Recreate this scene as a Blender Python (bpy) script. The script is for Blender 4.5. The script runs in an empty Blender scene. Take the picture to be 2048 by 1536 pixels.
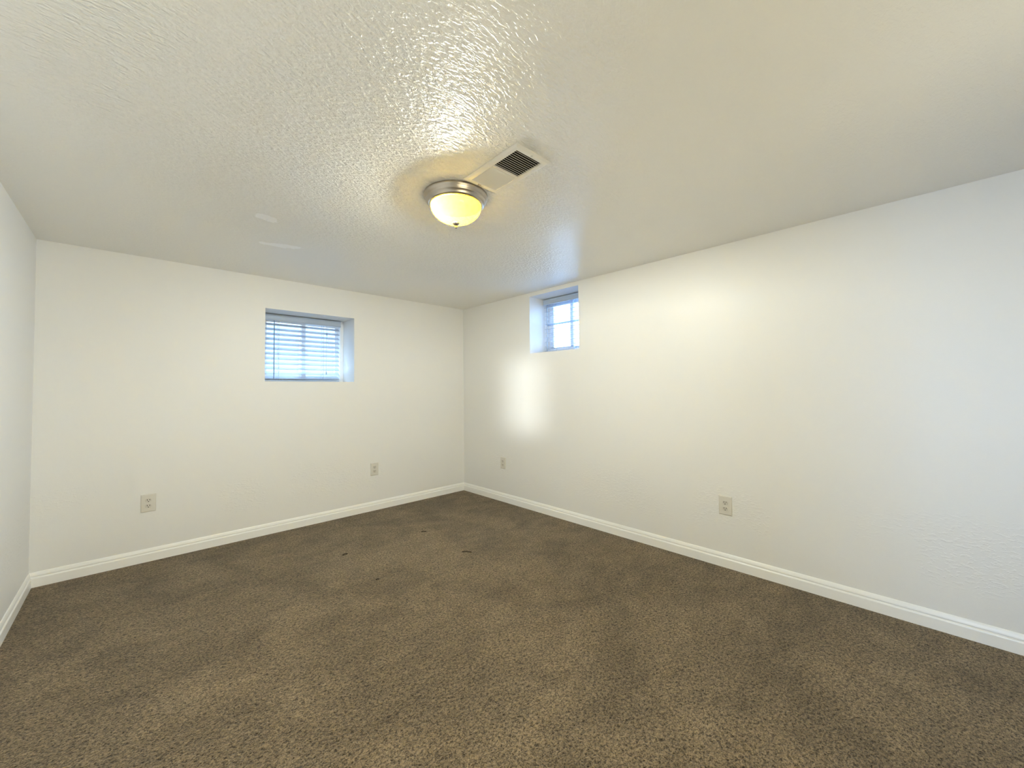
import bpy, bmesh, math, random
from mathutils import Matrix, Vector

S = bpy.context.scene
COL = S.collection
random.seed(4)

# ------------------------------------------------------------------ camera
F_PX = 789.2758
CAM = Vector((-2.82203, -3.77317, 1.17722))
YAW, PITCH, ROLL = 0.7642565, 0.0265753, -0.0081558
H = 2.13            # ceiling height
L = 3.2676          # length of the back wall
YR = -4.75          # rear wall, behind the camera
XH = -5.3           # far side of the added hall enclosure
YE = -7.6           # end of the unseen space added behind the rear wall
fwd = Vector((math.sin(YAW) * math.cos(PITCH), math.cos(YAW) * math.cos(PITCH), math.sin(PITCH)))
rgt = Vector((math.cos(YAW), -math.sin(YAW), 0))
upv = rgt.cross(fwd)
r2 = rgt * math.cos(ROLL) + upv * math.sin(ROLL)
u2 = -rgt * math.sin(ROLL) + upv * math.cos(ROLL)
cd = bpy.data.cameras.new('camera')
cd.sensor_fit = 'HORIZONTAL'
cd.sensor_width = 36.0
cd.lens = F_PX / 2048 * 36.0
cd.shift_y = -10.27 / 2048
cd.clip_start = 0.02
cam = bpy.data.objects.new('camera', cd)
COL.objects.link(cam)
cam.matrix_world = Matrix(((r2.x, u2.x, -fwd.x, CAM.x), (r2.y, u2.y, -fwd.y, CAM.y),
                           (r2.z, u2.z, -fwd.z, CAM.z), (0, 0, 0, 1)))
S.camera = cam

# ------------------------------------------------------------------ exposure, sky, lights
S.view_settings.view_transform = 'Standard'
S.view_settings.look = 'None'
S.view_settings.gamma = 1.0
S.view_settings.use_curve_mapping = False
S.view_settings.exposure = 0.04
S.cycles.max_bounces = 14
S.cycles.diffuse_bounces = 8
S.cycles.transparent_max_bounces = 16
S.cycles.sample_clamp_indirect = 28.0

world = bpy.data.worlds.new('sky')
S.world = world
world.use_nodes = True
wn, wl = world.node_tree.nodes, world.node_tree.links
wn.clear()
w_out = wn.new('ShaderNodeOutputWorld')
w_bg = wn.new('ShaderNodeBackground')
w_tc = wn.new('ShaderNodeTexCoord')
w_sep = wn.new('ShaderNodeSeparateXYZ')
w_rmp = wn.new('ShaderNodeValToRGB')      # sky colour by compass direction: blue to the north, white haze to the east
w_rmp.color_ramp.elements[0].position = 0.45
w_rmp.color_ramp.elements[0].color = (0.085, 0.140, 0.215, 1)
w_rmp.color_ramp.elements[1].position = 0.65
w_rmp.color_ramp.elements[1].color = (0.60, 1.05, 1.75, 1)
wl.new(w_tc.outputs['Generated'], w_sep.inputs[0])
wl.new(w_sep.outputs['X'], w_rmp.inputs['Fac'])
wl.new(w_rmp.outputs['Color'], w_bg.inputs['Color'])
w_bg.inputs['Strength'].default_value = 12.0
wl.new(w_bg.outputs[0], w_out.inputs['Surface'])

LAMP = Vector((-1.690, -2.205, H))        # where the ceiling light is fixed


def area_light(name, loc, aim, sx, sy, power, col, spread=180):
    ld = bpy.data.lights.new(name, 'AREA')
    ld.shape = 'RECTANGLE'
    ld.size, ld.size_y = sx, sy
    ld.energy = power
    ld.color = col
    ld.spread = math.radians(spread)
    o = bpy.data.objects.new(name, ld)
    COL.objects.link(o)
    o.location = loc
    o.rotation_euler = (Vector(aim) - Vector(loc)).to_track_quat('-Z', 'Y').to_euler()
    return o


# assumed cool light through an assumed doorway in the left wall, behind the camera
area_light('assumed_doorway_light', (-4.6, -4.20, 1.05), (0, -4.20, 0.95), 0.30, 0.9, 6, (0.45, 0.66, 1.0), 60)
# narrow beam added behind the camera for the bright patch beside the small window
area_light('patch_beam', (-2.9, -6.6, 1.25), (0, -1.0, 1.12), 0.12, 0.74, 0.6, (0.95, 1.0, 0.98), 4)
# unseen low fill light added behind the rear wall to lift the ceiling
area_light('rear_low_fill', (-2.4, -5.9, 0.1), (-2.4, -4.4, 1.6), 1.6, 1.6, 80, (1.0, 0.92, 0.64))
# unseen fill light added beyond the same opening to brighten the left wall
area_light('left_wall_fill', (-0.45, -6.3, 1.25), (-3.25, -0.4, 1.3), 0.8, 1.0, 14, (0.80, 0.92, 1.0), 45)


# fill light added outside the back window, below the sill, to brighten its recess
area_light('recess_fill', (-1.67, 1.05, 1.02), (-1.67, 0.25, 1.62), 0.9, 0.4, 120, (0.62, 0.84, 1.0))


# ------------------------------------------------------------------ helpers
def new_mat(name):
    m = bpy.data.materials.new(name)
    m.use_nodes = True
    n, l = m.node_tree.nodes, m.node_tree.links
    return m, n, l, n['Principled BSDF']


def plain(name, col, rough=0.5, spec=0.5, metal=0.0, bump=0.0, bscale=200.0):
    m, n, l, b = new_mat(name)
    b.inputs['Base Color'].default_value = (*col, 1)
    b.inputs['Roughness'].default_value = rough
    b.inputs['Specular IOR Level'].default_value = spec
    b.inputs['Metallic'].default_value = metal
    tc = n.new('ShaderNodeTexCoord')
    nz = n.new('ShaderNodeTexNoise')
    nz.inputs['Scale'].default_value = bscale
    nz.inputs['Detail'].default_value = 2
    l.new(tc.outputs['Object'], nz.inputs['Vector'])
    if bump:
        bp = n.new('ShaderNodeBump')
        bp.inputs['Strength'].default_value = bump
        bp.inputs['Distance'].default_value = 0.001
        l.new(nz.outputs['Fac'], bp.inputs['Height'])
        l.new(bp.outputs[0], b.inputs['Normal'])
    else:
        mr = n.new('ShaderNodeMapRange')
        mr.inputs['To Min'].default_value = max(0.02, rough - 0.04)
        mr.inputs['To Max'].default_value = rough + 0.04
        l.new(nz.outputs['Fac'], mr.inputs['Value'])
        l.new(mr.outputs[0], b.inputs['Roughness'])
    return m


class G:
    """small node-graph helper"""
    def __init__(self, n, l):
        self.n, self.l = n, l

    def _set(self, sock, v):
        if isinstance(v, bpy.types.NodeSocket):
            self.l.new(v, sock)
        else:
            sock.default_value = v

    def math(self, op, a, b=None, c=None, clamp=False):
        nd = self.n.new('ShaderNodeMath')
        nd.operation = op
        nd.use_clamp = clamp
        self._set(nd.inputs[0], a)
        if b is not None:
            self._set(nd.inputs[1], b)
        if c is not None:
            self._set(nd.inputs[2], c)
        return nd.outputs[0]

    def noise(self, vec, scale, detail=2, rough=0.5, dist=0.0):
        nd = self.n.new('ShaderNodeTexNoise')
        self.l.new(vec, nd.inputs['Vector'])
        nd.inputs['Scale'].default_value = scale
        nd.inputs['Detail'].default_value = detail
        nd.inputs['Roughness'].default_value = rough
        nd.inputs['Distortion'].default_value = dist
        return nd.outputs['Fac']

    def voronoi(self, vec, scale, out='Distance', feature='F1'):
        nd = self.n.new('ShaderNodeTexVoronoi')
        nd.feature = feature
        self.l.new(vec, nd.inputs['Vector'])
        nd.inputs['Scale'].default_value = scale
        return nd.outputs[out]

    def mapping(self, vec, rot=(0, 0, 0), scale=(1, 1, 1), loc=(0, 0, 0)):
        nd = self.n.new('ShaderNodeMapping')
        self.l.new(vec, nd.inputs['Vector'])
        nd.inputs['Rotation'].default_value = rot
        nd.inputs['Scale'].default_value = scale
        nd.inputs['Location'].default_value = loc
        return nd.outputs[0]

    def remap(self, v, a, b, c=0.0, d=1.0, smooth=True):
        nd = self.n.new('ShaderNodeMapRange')
        nd.interpolation_type = 'SMOOTHSTEP' if smooth else 'LINEAR'
        self._set(nd.inputs['Value'], v)
        nd.inputs['From Min'].default_value = a
        nd.inputs['From Max'].default_value = b
        nd.inputs['To Min'].default_value = c
        nd.inputs['To Max'].default_value = d
        return nd.outputs[0]

    def mixf(self, f, a, b):
        nd = self.n.new('ShaderNodeMix')
        nd.data_type = 'FLOAT'
        self._set(nd.inputs['Factor'], f)
        self._set(nd.inputs['A'], a)
        self._set(nd.inputs['B'], b)
        return nd.outputs['Result']

    def mixc(self, f, a, b):
        nd = self.n.new('ShaderNodeMix')
        nd.data_type = 'RGBA'
        self._set(nd.inputs[0], f)
        for s, v in ((nd.inputs[6], a), (nd.inputs[7], b)):
            if isinstance(v, tuple):
                s.default_value = (*v, 1)
            else:
                self.l.new(v, s)
        return nd.outputs[2]

    def sep(self, vec):
        nd = self.n.new('ShaderNodeSeparateXYZ')
        self.l.new(vec, nd.inputs[0])
        return nd.outputs

    def blob(self, xyz, cx, cy, rx, ry, ang=0.0, soft=(0.6, 1.0), wob=None):
        """1 inside an ellipse on the x, y plane, 0 outside"""
        c, s = math.cos(ang), math.sin(ang)
        dx = self.math('SUBTRACT', xyz[0], cx)
        dy = self.math('SUBTRACT', xyz[1], cy)
        a = self.math('ADD', self.math('MULTIPLY', dx, c / rx), self.math('MULTIPLY', dy, s / rx))
        b = self.math('ADD', self.math('MULTIPLY', dx, -s / ry), self.math('MULTIPLY', dy, c / ry))
        d = self.math('SQRT', self.math('ADD', self.math('MULTIPLY', a, a), self.math('MULTIPLY', b, b)))
        if wob is not None:
            d = self.math('ADD', d, wob)
        return self.remap(d, soft[0], soft[1], 1.0, 0.0)

    def bump(self, h, strength, dist, normal=None):
        nd = self.n.new('ShaderNodeBump')
        nd.inputs['Distance'].default_value = dist
        self._set(nd.inputs['Strength'], strength)
        self.l.new(h, nd.inputs['Height'])
        if normal is not None:
            self.l.new(normal, nd.inputs['Normal'])
        return nd.outputs[0]


def wall_material():
    m, n, l, b = new_mat('painted_drywall')
    g = G(n, l)
    tc = n.new('ShaderNodeTexCoord').outputs['Object']
    x = g.sep(tc)
    b.inputs['Base Color'].default_value = (0.805, 0.80, 0.782, 1)
    b.inputs['Specular IOR Level'].default_value = 0.35
    b.inputs['Roughness'].default_value = 0.42
    fine = g.noise(tc, 260, 2, 0.6)
    mid = g.noise(tc, 24, 3, 0.5)
    # rough trowelled areas, low on the walls
    low = g.remap(x[2], 0.18, 0.30, 0, 1)
    low2 = g.remap(x[2], 0.42, 0.62, 1, 0)
    reg = g.remap(g.noise(tc, 1.7, 2, 0.5), 0.47, 0.58, 0, 1)
    strk = g.mapping(tc, scale=(1, 1, 2.6))
    ridge = g.remap(g.noise(strk, 34, 3, 0.55, 0.6), 0.50, 0.66, 0, 1)
    msk = g.math('MULTIPLY', g.math('MULTIPLY', low, low2), reg)
    h = g.math('ADD', g.math('MULTIPLY', fine, 0.32), g.math('MULTIPLY', mid, 0.5))
    h = g.math('ADD', h, g.math('MULTIPLY', g.math('MULTIPLY', ridge, msk), 1.6))
    n1 = g.bump(h, 0.35, 0.0022)
    big = g.noise(tc, 2.2, 1, 0.5)
    n2 = g.bump(big, 0.25, 0.02, n1)
    l.new(n2, b.inputs['Normal'])
    return m


def ceiling_material():
    m, n, l, b = new_mat('textured_ceiling_paint')
    g = G(n, l)
    tc = n.new('ShaderNodeTexCoord').outputs['Object']
    x = g.sep(tc)
    wobn = g.math('MULTIPLY', g.math('SUBTRACT', g.noise(tc, 1.6, 3, 0.6), 0.5), 0.9)
    # where the brushed texture is strong: the middle of the ceiling, fading to smooth plaster near the walls
    body = g.blob(x, -1.98, -2.02, 1.25, 1.30, 0.0, (0.42, 1.0), wobn)
    body = g.math('MAXIMUM', body, g.math('MULTIPLY', g.blob(x, -0.95, -1.45, 0.75, 0.85, 0.6, (0.45, 1.0), wobn), 0.8))
    # stroke texture in two directions, swapped by broad patches
    sa = g.mapping(tc, rot=(0, 0, math.radians(-62)), scale=(1.0, 2.3, 1))
    sb = g.mapping(tc, rot=(0, 0, math.radians(-20)), scale=(1.0, 2.0, 1))
    na = g.noise(sa, 40, 2, 0.5, 0.5)
    nb = g.noise(sb, 46, 2, 0.5, 0.5)
    sw = g.remap(g.noise(tc, 1.9, 2, 0.5), 0.44, 0.56, 0, 1)
    strokes = g.mixf(sw, na, nb)
    pebble = g.noise(tc, 105, 2, 0.5, 0.3)
    h = g.math('ADD', g.math('MULTIPLY', g.remap(strokes, 0.38, 0.66), 0.75), g.math('MULTIPLY', pebble, 0.45))
    h = g.math('MULTIPLY', h, g.math('ADD', g.math('MULTIPLY', body, 1.0), 0.10))
    grain = g.noise(tc, 210, 2, 0.6)
    h = g.math('ADD', h, g.math('MULTIPLY', grain, 0.10))
    # two skim-coat repairs near the back wall, bare and with window sheen painted into their colour
    edge = g.math('MULTIPLY', g.math('SUBTRACT', g.noise(tc, 14, 4, 0.7), 0.5), 1.5)
    p1 = g.blob(x, -2.30, -1.29, 0.07, 0.05, 0.4, (0.75, 0.95), edge)
    p2 = g.blob(x, -2.13, -0.885, 0.15, 0.045, -0.35, (0.75, 0.95), edge)
    repair_sheen = g.math('MAXIMUM', p1, p2)
    n1 = g.bump(h, 0.9, 0.0058)
    wavy = g.noise(tc, 1.4, 1, 0.5)
    n2 = g.bump(wavy, 0.35, 0.02, n1)
    n3 = g.bump(repair_sheen, 0.3, 0.0006, n2)
    l.new(n3, b.inputs['Normal'])
    col = g.mixc(repair_sheen, (0.855, 0.845, 0.815), (0.98, 0.98, 0.98))
    l.new(col, b.inputs['Base Color'])
    l.new(g.mixf(repair_sheen, 0.34, 0.45), b.inputs['Roughness'])
    b.inputs['Specular IOR Level'].default_value = 0.6
    return m


def carpet_material():
    m, n, l, b = new_mat('brown_carpet')
    g = G(n, l)
    tc = n.new('ShaderNodeTexCoord').outputs['Object']
    warp = g.noise(tc, 30, 2, 0.5)
    tuft = g.noise(g.mapping(tc, rot=(0, 0, 0.5), scale=(1, 1.2, 1)), 90, 3, 0.68, 0.7)
    tuft2 = g.noise(tc, 230, 2, 0.6)
    cell = g.voronoi(tc, 150, 'Distance')
    yarn = g.noise(tc, 170, 1, 0.5)
    lay = g.noise(tc, 2.3, 4, 0.62, 0.6)       # how the pile lies: foot marks and vacuum strokes
    lay2 = g.noise(g.mapping(tc, rot=(0, 0, 0.9), scale=(1, 2.2, 1)), 5.0, 3, 0.6, 0.5)
    v = g.math('ADD', g.math('MULTIPLY', tuft, 0.62), g.math('MULTIPLY', tuft2, 0.38))
    t = g.remap(v, 0.395, 0.605, 0, 1, False)
    c = g.mixc(t, (0.014, 0.009, 0.004), (0.365, 0.275, 0.165))
    tint = g.remap(yarn, 0.35, 0.65)
    c = g.mixc(g.math('MULTIPLY', tint, 0.30), c, (0.20, 0.158, 0.112))
    shade = g.math('ADD', g.math('MULTIPLY', g.remap(lay, 0.32, 0.68), 0.36), g.math('MULTIPLY', g.remap(lay2, 0.3, 0.7), 0.22))
    shade = g.math('ADD', shade, 0.70)
    vm = n.new('ShaderNodeVectorMath')
    vm.operation = 'SCALE'
    l.new(c, vm.inputs[0])
    l.new(shade, vm.inputs['Scale'])
    l.new(vm.outputs[0], b.inputs['Base Color'])
    b.inputs['Roughness'].default_value = 1.0
    b.inputs['Specular IOR Level'].default_value = 0.05
    b.inputs['Sheen Weight'].default_value = 0.15
    h = g.math('ADD', v, g.math('MULTIPLY', cell, -0.35))
    n1 = g.bump(h, 1.0, 0.010)
    n2 = g.bump(lay, 0.4, 0.03, n1)
    l.new(n2, b.inputs['Normal'])
    return m


M = dict(
    wall=wall_material(), ceiling=ceiling_material(), carpet=carpet_material(),
    trim=plain('white_trim_paint', (0.90, 0.895, 0.87), 0.30, 0.5, bump=0.15, bscale=40),
    vinyl=plain('white_vinyl', (0.84, 0.87, 0.90), 0.35, 0.5),
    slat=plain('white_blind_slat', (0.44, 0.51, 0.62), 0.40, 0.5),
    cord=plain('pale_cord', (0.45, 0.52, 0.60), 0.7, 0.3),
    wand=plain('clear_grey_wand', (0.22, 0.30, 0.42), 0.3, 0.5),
    plate=plain('ivory_plate', (0.68, 0.655, 0.595), 0.35, 0.5),
    socket=plain('ivory_socket', (0.62, 0.59, 0.53), 0.35, 0.5),
    dark=plain('dark_slot', (0.02, 0.018, 0.015), 0.8, 0.2),
    screw=plain('painted_screw', (0.62, 0.60, 0.55), 0.35, 0.6),
    vent=plain('vent_enamel', (0.80, 0.78, 0.73), 0.38, 0.5),
    duct=plain('duct_dark', (0.015, 0.014, 0.013), 0.8, 0.2),
    damper=plain('damper_metal', (0.50, 0.46, 0.36), 0.5, 0.4),
    nickel=plain('brushed_nickel', (0.46, 0.41, 0.35), 0.30, 0.5, metal=1.0),
    black=plain('black_liner', (0.0, 0.0, 0.0), 1.0, 0.0),
    lint=plain('dark_lint', (0.075, 0.060, 0.045), 0.9, 0.1),
)


def glass_material():
    m, n, l, b = new_mat('window_glass')
    n.remove(b)
    out = n['Material Output']
    tr = n.new('ShaderNodeBsdfTransparent')
    tr.inputs['Color'].default_value = (0.97, 0.985, 0.99, 1)
    gl = n.new('ShaderNodeBsdfGlossy')
    gl.inputs['Roughness'].default_value = 0.02
    fr = n.new('ShaderNodeFresnel')
    fr.inputs['IOR'].default_value = 1.45
    mx = n.new('ShaderNodeMixShader')
    l.new(fr.outputs[0], mx.inputs[0])
    l.new(tr.outputs[0], mx.inputs[1])
    l.new(gl.outputs[0], mx.inputs[2])
    l.new(mx.outputs[0], out.inputs['Surface'])
    return m


def shade_material():
    """alabaster glass of the lamp: lets the bulb's light through and glows where the bulb is near"""
    m, n, l, b = new_mat('alabaster_glass')
    n.remove(b)
    g = G(n, l)
    out = n['Material Output']
    tc = n.new('ShaderNodeTexCoord').outputs['Object']
    tr = n.new('ShaderNodeBsdfTransparent')
    tr.inputs['Color'].default_value = (1.0, 0.97, 0.90, 1)
    tl = n.new('ShaderNodeBsdfTranslucent')
    vein = g.noise(g.mapping(tc, scale=(1, 1, 0.15)), 70, 3, 0.6, 1.0)
    l.new(g.mixc(vein, (1.0, 0.54, 0.011), (1.0, 0.62, 0.021)), tl.inputs['Color'])
    gl = n.new('ShaderNodeBsdfGlossy')
    gl.inputs['Roughness'].default_value = 0.12
    m1 = n.new('ShaderNodeMixShader')
    m1.inputs[0].default_value = SHADE_W
    l.new(tr.outputs[0], m1.inputs[1])
    l.new(tl.outputs[0], m1.inputs[2])
    m2 = n.new('ShaderNodeMixShader')
    m2.inputs[0].default_value = 0.03
    l.new(m1.outputs[0], m2.inputs[1])
    l.new(gl.outputs[0], m2.inputs[2])
    l.new(m2.outputs[0], out.inputs['Surface'])
    return m


SHADE_W = 0.18
M['glass'] = glass_material()
M['shade'] = shade_material()


def link(name, bm, mat, parent=None, smooth=False, bevel=0.0, seg=2):
    me = bpy.data.meshes.new(name)
    bmesh.ops.recalc_face_normals(bm, faces=bm.faces)
    bm.to_mesh(me)
    bm.free()
    me.materials.append(mat)
    o = bpy.data.objects.new(name, me)
    COL.objects.link(o)
    if smooth:
        for p in me.polygons:
            p.use_smooth = True
    if bevel:
        md = o.modifiers.new('bevel', 'BEVEL')
        md.width = bevel
        md.segments = seg
        md.limit_method = 'ANGLE'
        md.angle_limit = math.radians(40)
    if parent is not None:
        o.parent = parent
    return o


def tag(o, label, cat, group=None, kind=None):
    o['label'] = label
    o['category'] = cat
    if group:
        o['group'] = group
    if kind:
        o['kind'] = kind
    return o


def empty(name, loc, rot=(0, 0, 0)):
    o = bpy.data.objects.new(name, None)
    o.empty_display_size = 0.05
    COL.objects.link(o)
    o.location = loc
    o.rotation_euler = rot
    return o


def box(bm, x0, x1, y0, y1, z0, z1, mat=None):
    vs = [bm.verts.new(Vector(c)) for c in ((x0, y0, z0), (x1, y0, z0), (x1, y1, z0), (x0, y1, z0),
                                            (x0, y0, z1), (x1, y0, z1), (x1, y1, z1), (x0, y1, z1))]
    if mat is not None:
        for v in vs:
            v.co = mat @ v.co
    for f in ((0, 3, 2, 1), (4, 5, 6, 7), (0, 1, 5, 4), (1, 2, 6, 5), (2, 3, 7, 6), (3, 0, 4, 7)):
        bm.faces.new([vs[i] for i in f])
    return bm


def lathe(bm, prof, seg=64, cap_top=False, cap_bot=False):
    """revolve (r, z) points about the z axis"""
    rings = []
    for r, z in prof:
        if r < 1e-6:
            rings.append([bm.verts.new((0, 0, z))])
        else:
            rings.append([bm.verts.new((r * math.cos(2 * math.pi * k / seg), r * math.sin(2 * math.pi * k / seg), z))
                          for k in range(seg)])
    for a, b in zip(rings, rings[1:]):
        for k in range(seg):
            k2 = (k + 1) % seg
            if len(a) == 1 and len(b) == 1:
                continue
            if len(a) == 1:
                bm.faces.new((a[0], b[k], b[k2]))
            elif len(b) == 1:
                bm.faces.new((a[k], b[0], a[k2]))
            else:
                bm.faces.new((a[k], b[k], b[k2], a[k2]))
    if cap_bot and len(rings[0]) > 1:
        bm.faces.new(rings[0])
    if cap_top and len(rings[-1]) > 1:
        bm.faces.new(rings[-1])
    return bm


def tube(bm, pts, r, seg=8):
    """round tube along points; r is one radius or one per point"""
    pts = [Vector(p) for p in pts]
    rs = r if isinstance(r, (list, tuple)) else [r] * len(pts)
    rings = []
    ref = Vector((0.31, 0.77, 0.55))
    for i, p in enumerate(pts):
        d = (pts[min(i + 1, len(pts) - 1)] - pts[max(i - 1, 0)]).normalized()
        a = d.cross(ref)
        if a.length < 1e-4:
            a = d.cross(Vector((1, 0, 0)))
        a.normalize()
        b = d.cross(a)
        rings.append([bm.verts.new(p + (a * math.cos(2 * math.pi * k / seg) + b * math.sin(2 * math.pi * k / seg)) * rs[i])
                      for k in range(seg)])
    for A, B in zip(rings, rings[1:]):
        for k in range(seg):
            bm.faces.new((A[k], A[(k + 1) % seg], B[(k + 1) % seg], B[k]))
    bm.faces.new(rings[0])
    bm.faces.new(rings[-1][::-1])
    return bm


def prism(bm, prof, x0, x1, swap=None):
    """extrude a closed (y, z) outline along x"""
    a = [bm.verts.new((x0, y, z)) for y, z in prof]
    b = [bm.verts.new((x1, y, z)) for y, z in prof]
    k = len(prof)
    for i in range(k):
        bm.faces.new((a[i], a[(i + 1) % k], b[(i + 1) % k], b[i]))
    bm.faces.new(a[::-1])
    bm.faces.new(b)
    return bm


def wall_with_hole(u0, u1, z0, z1, hu0, hu1, hz0, hz1, t, place):
    """wall of thickness t with one opening; place(u, d, z) gives the world point"""
    bm = bmesh.new()
    us, zs = (u0, hu0, hu1, u1), (z0, hz0, hz1, z1)
    vf = [[bm.verts.new(place(u, 0, z)) for z in zs] for u in us]
    vb = [[bm.verts.new(place(u, t, z)) for z in zs] for u in us]
    for i in range(3):
        for j in range(3):
            if i == 1 and j == 1:
                continue
            bm.faces.new((vf[i][j], vf[i + 1][j], vf[i + 1][j + 1], vf[i][j + 1]))
            bm.faces.new((vb[i][j], vb[i][j + 1], vb[i + 1][j + 1], vb[i + 1][j]))
    for i in range(3):
        for j in (0, 3):
            bm.faces.new((vf[i][j], vb[i][j], vb[i + 1][j], vf[i + 1][j]))
            bm.faces.new((vf[j][i], vf[j][i + 1], vb[j][i + 1], vb[j][i]))
    loop = [(1, 1), (2, 1), (2, 2), (1, 2)]
    for k in range(4):
        (a, b), (c, d) = loop[k], loop[(k + 1) % 4]
        bm.faces.new((vf[a][b], vf[c][d], vb[c][d], vb[a][b]))
    return bm


# ------------------------------------------------------------------ room shell
T = 0.36                                   # deep foundation walls behind the drywall
W1 = (-2.0395, -1.2990, 1.2605, 1.8712)    # opening in the back wall: x0, x1, z0, z1
W2 = (-1.6838, -1.0890, 1.5300, 2.0925)    # opening in the right wall: y0, y1, z0, z1

fl = link('floor', box(bmesh.new(), XH - 0.12, T, YE - 0.12, T, -0.12, 0), M['carpet'])
tag(fl, 'dark brown speckled carpet over the whole floor', 'floor', kind='structure')
ce = link('ceiling', box(bmesh.new(), XH - 0.12, T, YE - 0.12, T, H, H + 0.12), M['ceiling'])
tag(ce, 'off white ceiling with brushed glossy texture', 'ceiling', kind='structure')
wb = link('wall_back', wall_with_hole(-L, 0, 0, H, *W1, T, lambda u, d, z: (u, d, z)), M['wall'])
tag(wb, 'off white back wall with the wider low window', 'wall', kind='structure')
wr = link('wall_right', wall_with_hole(YE, T, 0, H, *W2, T, lambda u, d, z: (d, u, z)), M['wall'])
tag(wr, 'off white right wall with the small window near the ceiling', 'wall', kind='structure')
wl_ = link('wall_left', wall_with_hole(YE, T, 0, H, -4.60, -3.98, 0.001, 2.03, 0.12, lambda u, d, z: (-L - d, u, z)), M['wall'])  # unseen doorway, assumed here to let cool light onto the right wall
tag(wl_, 'off white left wall at the edge of the photo', 'wall', kind='structure')
we = link('wall_rear', wall_with_hole(-L, 0, 0, H, -3.15, -1.35, 0.001, 2.03, 0.12, lambda u, d, z: (u, YR - d, z)), M['wall'])  # wide opening added behind the camera to admit the fill lights
tag(we, 'off white rear wall behind the camera', 'wall', kind='structure')

wn_ = link('wall_block_end', box(bmesh.new(), -L, 0, YE - 0.12, YE, 0, H), M['wall'])  # wall added beyond the rear opening to keep sky light out
tag(wn_, 'off white wall added behind the camera to block the sky', 'wall', kind='structure')

for nm, b in (('wall_block_west', (XH - 0.12, XH, YE - 0.12, T)), ('wall_block_north', (XH, -L - 0.12, -2.6, -2.5)),
              ('wall_block_south', (XH, -L - 0.12, -5.9, -5.8))):  # unseen walls added outside the assumed doorway to keep sky light out
    o = link(nm, box(bmesh.new(), *b, 0, H), M['wall'])
    tag(o, 'off white wall added outside the assumed left doorway to block the sky, ' + nm.split('_')[-1] + ' side', 'wall', kind='structure')

# baseboards: colonial profile (distance from the wall, height)
BB = [(0, 0), (0.0130, 0), (0.0130, 0.0520), (0.0122, 0.0550), (0.0090, 0.0590), (0.0060, 0.0606), (0.0052, 0.0618), (0.0052, 0.0638),
      (0.0060, 0.0646), (0.0098, 0.0656), (0.0098, 0.0672), (0.0085, 0.0730), (0.0062, 0.0800), (0.0038, 0.0860), (0.0022, 0.0885), (0, 0.0885)]


def baseboard(name, length, mat4, label, cut0=0, cut1=0):
    """runs along local +x, stands off along local +y; cut0 / cut1 mitre the ends"""
    bm = bmesh.new()
    a = [bm.verts.new((d * cut0, d, z)) for d, z in BB]
    b = [bm.verts.new((length - d * cut1, d, z)) for d, z in BB]
    k = len(BB)
    for i in range(k):
        bm.faces.new((a[i], a[(i + 1) % k], b[(i + 1) % k], b[i]))
    bm.faces.new(a[::-1])
    bm.faces.new(b)
    for v in bm.verts:
        v.co = mat4 @ v.co
    return tag(link(name, bm, M['trim']), label, 'baseboard', kind='structure')


baseboard('baseboard_back', L, Matrix(((-1, 0, 0, 0), (0, -1, 0, 0), (0, 0, 1, 0), (0, 0, 0, 1))),
          'white grooved baseboard along the back wall', 1, 1)
baseboard('baseboard_right', -YR, Matrix(((0, -1, 0, 0), (-1, 0, 0, 0), (0, 0, 1, 0), (0, 0, 0, 1))),
          'white grooved baseboard along the right wall', 1, 0)
baseboard('baseboard_left', 3.60, Matrix(((0, 1, 0, -L), (-1, 0, 0, 0), (0, 0, 1, 0), (0, 0, 0, 1))),
          'white grooved baseboard along the left wall', 1, 0)


# ------------------------------------------------------------------ windows (local: x along the wall, y outwards, z up)
def window(name, W, depth, place_rot, place_loc, label, latch=True):
    root = empty(name, place_loc, place_rot)
    tag(root, label, 'window', kind='structure')
    hw, h = W / 2, depth
    y0, y1 = 0.275, 0.345
    fw = 0.034
    bm = bmesh.new()
    box(bm, -hw, hw, y0, y1, 0, fw)
    box(bm, -hw, hw, y0, y1, h - fw, h)
    box(bm, -hw, -hw + fw, y0, y1, fw, h - fw)
    box(bm, hw - fw, hw, y0, y1, fw, h - fw)
    link('window_frame', bm, M['vinyl'], root, bevel=0.003)
    sw = 0.036
    for side in (-1, 1):
        a, b = (-hw + fw, 0.022) if side < 0 else (-0.022, hw - fw)
        ya, yb = (y0 + 0.006, y0 + 0.030) if side < 0 else (y0 + 0.036, y0 + 0.060)
        bm = bmesh.new()
        box(bm, a, b, ya, yb, fw, fw + sw)
        box(bm, a, b, ya, yb, h - fw - sw, h - fw)
        box(bm, a, a + sw, ya, yb, fw + sw, h - fw - sw)
        box(bm, b - sw, b, ya, yb, fw + sw, h - fw - sw)
        s = link('sash', bm, M['vinyl'], root, bevel=0.002)
        bm = bmesh.new()
        ym = (ya + yb) / 2
        box(bm, a + sw - 0.004, b - sw + 0.004, ym - 0.002, ym + 0.002, fw + sw - 0.004, h - fw - sw + 0.004)
        link('pane', bm, M['glass'], s)
    if latch:
        bm = bmesh.new()
        box(bm, -0.012, 0.012, y0 - 0.008, y0 + 0.006, h * 0.52, h * 0.52 + 0.05)
        box(bm, -0.004, 0.020, y0 - 0.018, y0 - 0.008, h * 0.52 + 0.02, h * 0.52 + 0.03)
        link('latch', bm, M['vinyl'], root, bevel=0.002)
    return root


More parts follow.
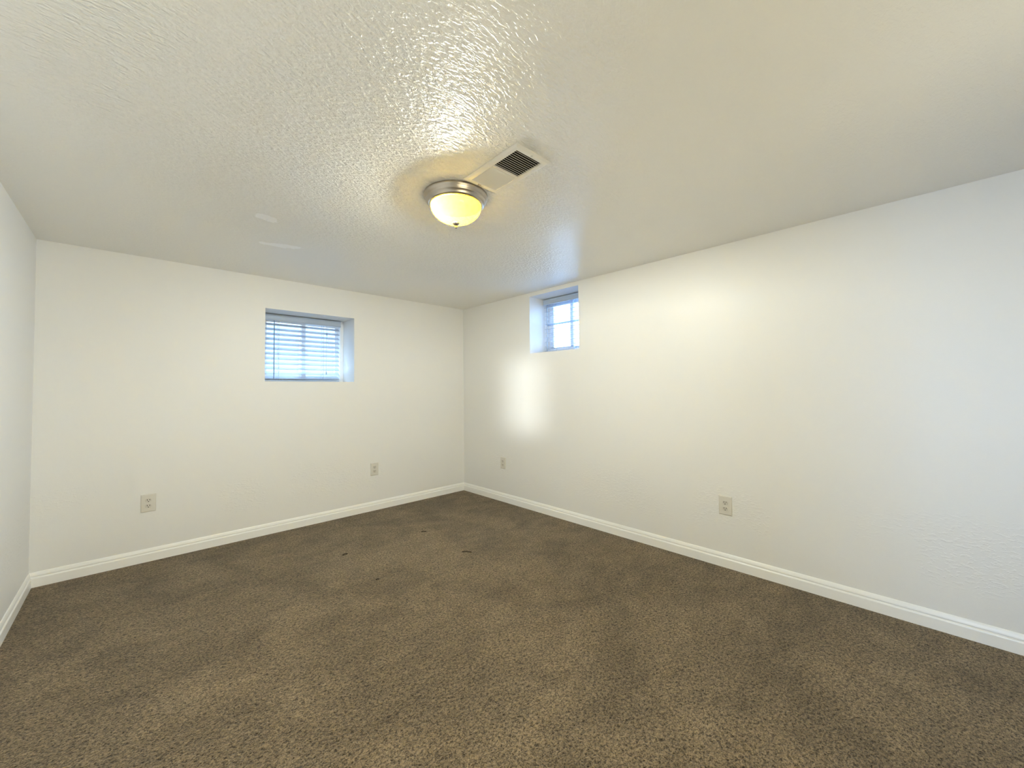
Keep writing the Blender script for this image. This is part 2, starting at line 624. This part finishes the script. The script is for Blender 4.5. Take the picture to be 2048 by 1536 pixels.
R2 = (0, 0, -math.pi / 2)                  # local +x runs towards -y, local +y runs to +x
w1c, w2c = (W1[0] + W1[1]) / 2, (W2[0] + W2[1]) / 2
window('window_1', W1[1] - W1[0], W1[3] - W1[2], (0, 0, 0), (w1c, 0, W1[2]),
       'white sliding window set deep in the back wall')
window('window_2', W2[1] - W2[0], W2[3] - W2[2], R2, (0, w2c, W2[2]),
       'white sliding window set deep in the right wall', latch=False)


# ------------------------------------------------------------------ blinds
def blind(loc, rot, xa, xb, y_front, h, tilts, pitch, label, cord_x, wand_x, ladders, tassels):
    """local: x along the wall (xa..xb), y outwards, z up from the sill; h = height of the opening"""
    root = empty('window_blind', loc, rot)
    tag(root, label, 'blind', 'horizontal slat blinds in the window recesses')
    yc = y_front + 0.036
    top = h - 0.006
    bm = bmesh.new()
    box(bm, xa + 0.006, xb - 0.006, y_front + 0.008, y_front + 0.062, top - 0.044, top)
    link('headrail', bm, M['slat'], root, bevel=0.002)
    # valance: moulded board on the room side, with short returns at the ends
    bm = bmesh.new()
    prism(bm, [(y_front, top - 0.058), (y_front + 0.008, top - 0.058), (y_front + 0.008, top), (y_front + 0.001, top),
               (y_front - 0.002, top - 0.008), (y_front + 0.001, top - 0.016), (y_front + 0.001, top - 0.044),
               (y_front - 0.002, top - 0.052)], xa, xb)
    for x in (xa, xb - 0.006):
        box(bm, x, x + 0.006, y_front + 0.008, y_front + 0.03, top - 0.058, top)
    link('valance', bm, M['slat'], root, bevel=0.001)
    # slats: thin crowned strips
    bm = bmesh.new()
    zs = [0.040 + pitch * k for k in range(len(tilts))]
    for z, tl in zip(zs, tilts):
        pts = []
        n = 6
        for s in (1, -1):
            rng = range(n + 1) if s > 0 else range(n, -1, -1)
            for k in rng:
                t = k / n * 2 - 1
                pts.append((t * 0.025, 0.0022 * (1 - t * t) + s * 0.0013))
        c, sn = math.cos(tl), math.sin(tl)
        pr = [(yc + y * c - zz * sn, z + y * sn + zz * c) for y, zz in pts]
        prism(bm, pr, xa + 0.008, xb - 0.008)
    link('slats', bm, M['slat'], root)
    bm = bmesh.new()
    box(bm, xa + 0.008, xb - 0.008, yc - 0.025, yc + 0.025, 0.004, 0.020)
    link('bottom_rail', bm, M['slat'], root, bevel=0.004)
    # ladder strings, front and back of the slats
    for x in ladders:
        bm = bmesh.new()
        for dy in (-0.0265, 0.0265):
            tube(bm, [(x, yc + dy, 0.012), (x, yc + dy, h * 0.5), (x, yc + dy, top - 0.05)], 0.0013, 6)
        for z in zs:
            tube(bm, [(x, yc - 0.0265, z), (x, yc + 0.0265, z)], 0.0007, 4)
        link('ladder_string', bm, M['cord'], root)
    # tilt wand
    if wand_x is not None:
        bm = bmesh.new()
        tube(bm, [(wand_x, y_front - 0.010, top - 0.055), (wand_x, y_front - 0.012, top - 0.085),
                  (wand_x - 0.001, y_front - 0.012, 0.030)], [0.002, 0.0042, 0.0042], 6)
        link('tilt_wand', bm, M['wand'], root)
    # lift cord and its tassels
    if cord_x is not None:
        bm = bmesh.new()
        z1 = top - 0.050
        tube(bm, [(cord_x, y_front - 0.006, z1), (cord_x, y_front - 0.010, z1 - 0.05), (cord_x, y_front - 0.010, z1 - 0.10),
                  (cord_x - 0.002, y_front - 0.010, z1 - 0.20), (cord_x - 0.004, y_front - 0.010, tassels[0])], 0.0012, 6)
        if len(tassels) > 1:
            tube(bm, [(cord_x + 0.001, y_front - 0.010, z1 - 0.11), (cord_x + 0.017, y_front - 0.011, z1 - 0.135),
                      (cord_x + 0.016, y_front - 0.011, z1 - 0.19), (cord_x + 0.028, y_front - 0.011, z1 - 0.225)], 0.0011, 6)
        c = link('lift_cord', bm, M['cord'], root)
        for zt in tassels:
            bm = bmesh.new()
            xt = cord_x - 0.004 if zt < h * 0.5 else cord_x
            tube(bm, [(xt, y_front - 0.010, zt + 0.004), (xt, y_front - 0.010, zt - 0.004), (xt, y_front - 0.010, zt - 0.024)],
                 [0.002, 0.0035, 0.0052], 10)
            link('tassel', bm, M['wand'], c)
    return root


h1, h2 = W1[3] - W1[2], W2[3] - W2[2]
hw1, hw2 = (W1[1] - W1[0]) / 2, (W2[1] - W2[0]) / 2
blind((w1c, 0, W1[2]), (0, 0, 0), -hw1 + 0.012, hw1 - 0.044, 0.222, h1,
      [math.radians(30 + random.uniform(-1, 1)) for _ in range(12)], 0.0435,
      'white slat blind lowered in the wider window of the back wall',
      0.190, -0.257, (-0.215, 0.165), (0.10, 0.475))
t2 = [math.radians(9 + random.uniform(-1.2, 1.2)) for _ in range(11)]
t2[6] = math.radians(-9)
blind((0, w2c, W2[2]), R2, -hw2 + 0.012, hw2 - 0.012, 0.190, h2, t2, 0.0435,
      'white slat blind with open slats in the small window near the ceiling',
      None, -0.225, (-0.17, 0.12), ())


# ------------------------------------------------------------------ ceiling light
root = empty('ceiling_light', LAMP)
tag(root, 'lit flush dome lamp with nickel ring and yellow glass on the ceiling', 'ceiling light')
bm = lathe(bmesh.new(), [(0.0, -0.0005), (0.150, -0.0005), (0.1555, -0.004), (0.1560, -0.010), (0.1535, -0.016), (0.1495, -0.020),
                         (0.1480, -0.027), (0.1440, -0.034), (0.1385, -0.038), (0.1375, -0.044), (0.1330, -0.050),
                         (0.1270, -0.0525), (0.1215, -0.0525)], 96)
link('canopy', bm, M['nickel'], root, smooth=True)
bm = lathe(bmesh.new(), [(0.1214, -0.0520), (0.1200, -0.046), (0.1200, -0.020), (0.0, -0.018)], 96)
link('dark_liner', bm, M['black'], root, smooth=True)  # black liner added to hide the glare inside the canopy
DR, DZ, DD = 0.1235, -0.0500, 0.086
prof = [(DR * math.cos(a), DZ - DD * math.sin(a)) for a in [math.pi / 2 * k / 20 for k in range(20)]] + [(0.008, DZ - DD)]
bm = lathe(bmesh.new(), prof, 96)
link('glass_shade', bm, M['shade'], root, smooth=True)
zb = DZ - DD
bm = lathe(bmesh.new(), [(0.0, zb + 0.004), (0.017, zb + 0.001), (0.018, zb - 0.003), (0.012, zb - 0.009), (0.007, zb - 0.012), (0.0055, zb - 0.016),
                         (0.0070, zb - 0.019), (0.0065, zb - 0.023), (0.003, zb - 0.027), (0.0, zb - 0.028)], 24)
link('finial', bm, M['nickel'], root, smooth=True)
# bulb: the lamp's light source, to the left side of the shade
bl = bpy.data.lights.new('bulb', 'POINT')
bl.energy = 103.0
bl.color = (0.93, 0.985, 0.955)
bl.shadow_soft_size = 0.032
bo = bpy.data.objects.new('bulb', bl)
COL.objects.link(bo)
bo.parent = root
bo.location = (-0.050, 0.010, -0.0450)


# ------------------------------------------------------------------ ceiling vent
root = empty('ceiling_vent', (-1.6660, -2.5360, H), (0, 0, math.radians(-1.2)))
tag(root, 'white rectangular air register beside the dome lamp on the ceiling', 'vent')
HX, HY, IX, IY = 0.0985, 0.1765, 0.0690, 0.1455
bm = bmesh.new()
levels = [(HX, HY, -0.0005), (HX, HY, -0.004), (HX - 0.010, HY - 0.010, -0.0085), (IX + 0.004, IY + 0.004, -0.0085),
          (IX, IY, -0.0060), (IX, IY, -0.0005)]
rings = [[bm.verts.new((sx * a, sy * b, z)) for sx, sy in ((-1, -1), (1, -1), (1, 1), (-1, 1))] for a, b, z in levels]
for A, B in zip(rings, rings[1:]):
    for k in range(4):
        bm.faces.new((A[k], A[(k + 1) % 4], B[(k + 1) % 4], B[k]))
box(bm, -IX, IX, -0.0045, 0.0045, -0.0080, -0.0008)
link('vent_frame', bm, M['vent'], root)
bm = bmesh.new()
box(bm, -IX, IX, -IY, IY, -0.0010, -0.0004)
link('duct_opening', bm, M['duct'], root)
bm = bmesh.new()
box(bm, -IX + 0.001, IX - 0.001, 0.005, IY - 0.001, -0.0020, -0.0013)
link('damper_plate', bm, M['damper'], root)
for half, tilt, nm in ((-1, 42, 'louver'), (1, -44, 'louver')):
    n = 11
    for k in range(n):
        yc = half * (0.0105 + (k + 0.5) / n * (IY - 0.012))
        bm = bmesh.new()
        c, s = math.cos(math.radians(tilt)), math.sin(math.radians(tilt))
        m4 = Matrix.Translation((0, yc, -0.0052)) @ Matrix.Rotation(math.radians(tilt), 4, 'X')
        wd = 0.0052 if half < 0 else 0.0062
        box(bm, -IX, IX, -wd, wd, -0.0005, 0.0005, m4)
        link(nm, bm, M['vent'], root)
for sy in (-1, 1):
    bm = lathe(bmesh.new(), [(0.0, -0.0112), (0.0028, -0.0108), (0.0042, -0.0096), (0.0044, -0.0080)], 16, cap_top=True)
    for v in bm.verts:
        v.co.y += sy * (HY - 0.016)
    link('screw', bm, M['screw'], root, smooth=True)
bm = bmesh.new()
box(bm, -0.030, -0.012, IY + 0.008, IY + 0.011, -0.0125, -0.0080)
box(bm, -0.030, -0.024, IY + 0.006, IY + 0.013, -0.0150, -0.0118)
link('damper_lever', bm, M['damper'], root, bevel=0.0008)


# ------------------------------------------------------------------ power outlets
def outlet(loc, rotz, label):
    """local: x along the wall, -y into the room"""
    root = empty('power_outlet', loc, (0, 0, rotz))
    tag(root, label, 'outlet', 'wall outlets above the baseboards')
    w, h = 0.040, 0.0615
    bm = bmesh.new()
    lv = [(w, h, 0.0), (w, h, -0.0022), (w - 0.0025, h - 0.0025, -0.0048), (w - 0.006, h - 0.006, -0.0058)]
    rings = [[bm.verts.new((sx * a, y, sz * b)) for sx, sz in ((-1, -1), (1, -1), (1, 1), (-1, 1))] for a, b, y in lv]
    for A, B in zip(rings, rings[1:]):
        for k in range(4):
            bm.faces.new((A[k], A[(k + 1) % 4], B[(k + 1) % 4], B[k]))
    bm.faces.new(rings[-1])
    bm.faces.new(rings[0][::-1])
    link('cover_plate', bm, M['plate'], root)
    for s in (1, -1):
        zc = s * 0.0195
        bm = bmesh.new()
        out = []
        for k in range(32):
            a = 2 * math.pi * k / 32
            out.append((0.0172 * math.cos(a), max(-0.0138, min(0.0138, 0.0172 * math.sin(a)))))
        f = [bm.verts.new((x, -0.0056, zc + z)) for x, z in out]
        g = [bm.verts.new((x * 0.97, -0.0080, zc + z * 0.97)) for x, z in out]
        for k in range(32):
            bm.faces.new((f[k], f[(k + 1) % 32], g[(k + 1) % 32], g[k]))
        bm.faces.new(g)
        rc = link('receptacle', bm, M['socket'], root)
        for sx, hh in ((-0.0064, 0.0046), (0.0064, 0.0038)):
            bm = bmesh.new()
            box(bm, sx - 0.0015, sx + 0.0015, -0.0084, -0.0076, zc + 0.0030 - hh, zc + 0.0030 + hh)
            link('slot', bm, M['dark'], rc)
        bm = bmesh.new()
        tube(bm, [(0, -0.0084, zc - 0.0085), (0, -0.0076, zc - 0.0085)], 0.0029, 12)
        link('ground_hole', bm, M['dark'], rc)
    bm = bmesh.new()
    tube(bm, [(0, -0.0055, 0), (0, -0.0068, 0)], 0.0027, 12)
    link('screw', bm, M['screw'], root)
    return root


outlet((-2.7378, -0.0002, 0.4045), 0, 'ivory outlet on the back wall near its left end, below and left of the window')
outlet((-1.0965, -0.0002, 0.4020), 0, 'ivory outlet on the back wall, right of and below the window')
outlet((-0.0002, -0.6865, 0.4030), -math.pi / 2, 'ivory outlet on the right wall close to the corner, below the small window')
outlet((-0.0002, -2.8500, 0.4020), -math.pi / 2, 'ivory outlet alone in the middle of the right wall')


# ------------------------------------------------------------------ scraps on the carpet
def scrap(x, y, pts, r, label):
    bm = bmesh.new()
    tube(bm, [(x + a, y + b, 0.004 + c) for a, b, c in pts], r, 6)
    return tag(link('lint_scrap', bm, M['lint'], smooth=True), label, 'lint', 'dark scraps on the carpet')


scrap(-1.068, -0.873, [(-0.020, 0.012, 0), (-0.004, 0.004, 0.003), (0.004, -0.010, 0.002), (0.018, -0.006, 0)], 0.0035,
      'dark curled lint scrap on the carpet nearest the far corner')
scrap(-1.064, -1.459, [(-0.022, 0.034, 0), (-0.006, 0.014, 0.003), (0.002, -0.004, 0.004), (0.020, -0.024, 0)], 0.0032,
      'longest dark thread lying on the carpet in front of the far corner')
scrap(-1.7136, -1.3946, [(-0.008, 0.004, 0), (0.000, 0.000, 0.003), (0.009, -0.003, 0)], 0.0045,
      'small dark lint dot on the carpet nearest the camera')
scrap(-1.7136, -0.8721, [(-0.018, 0.000, 0), (0.000, 0.003, 0.003), (0.018, 0.002, 0)], 0.0035,
      'dark lint scrap on the carpet below the wider window')
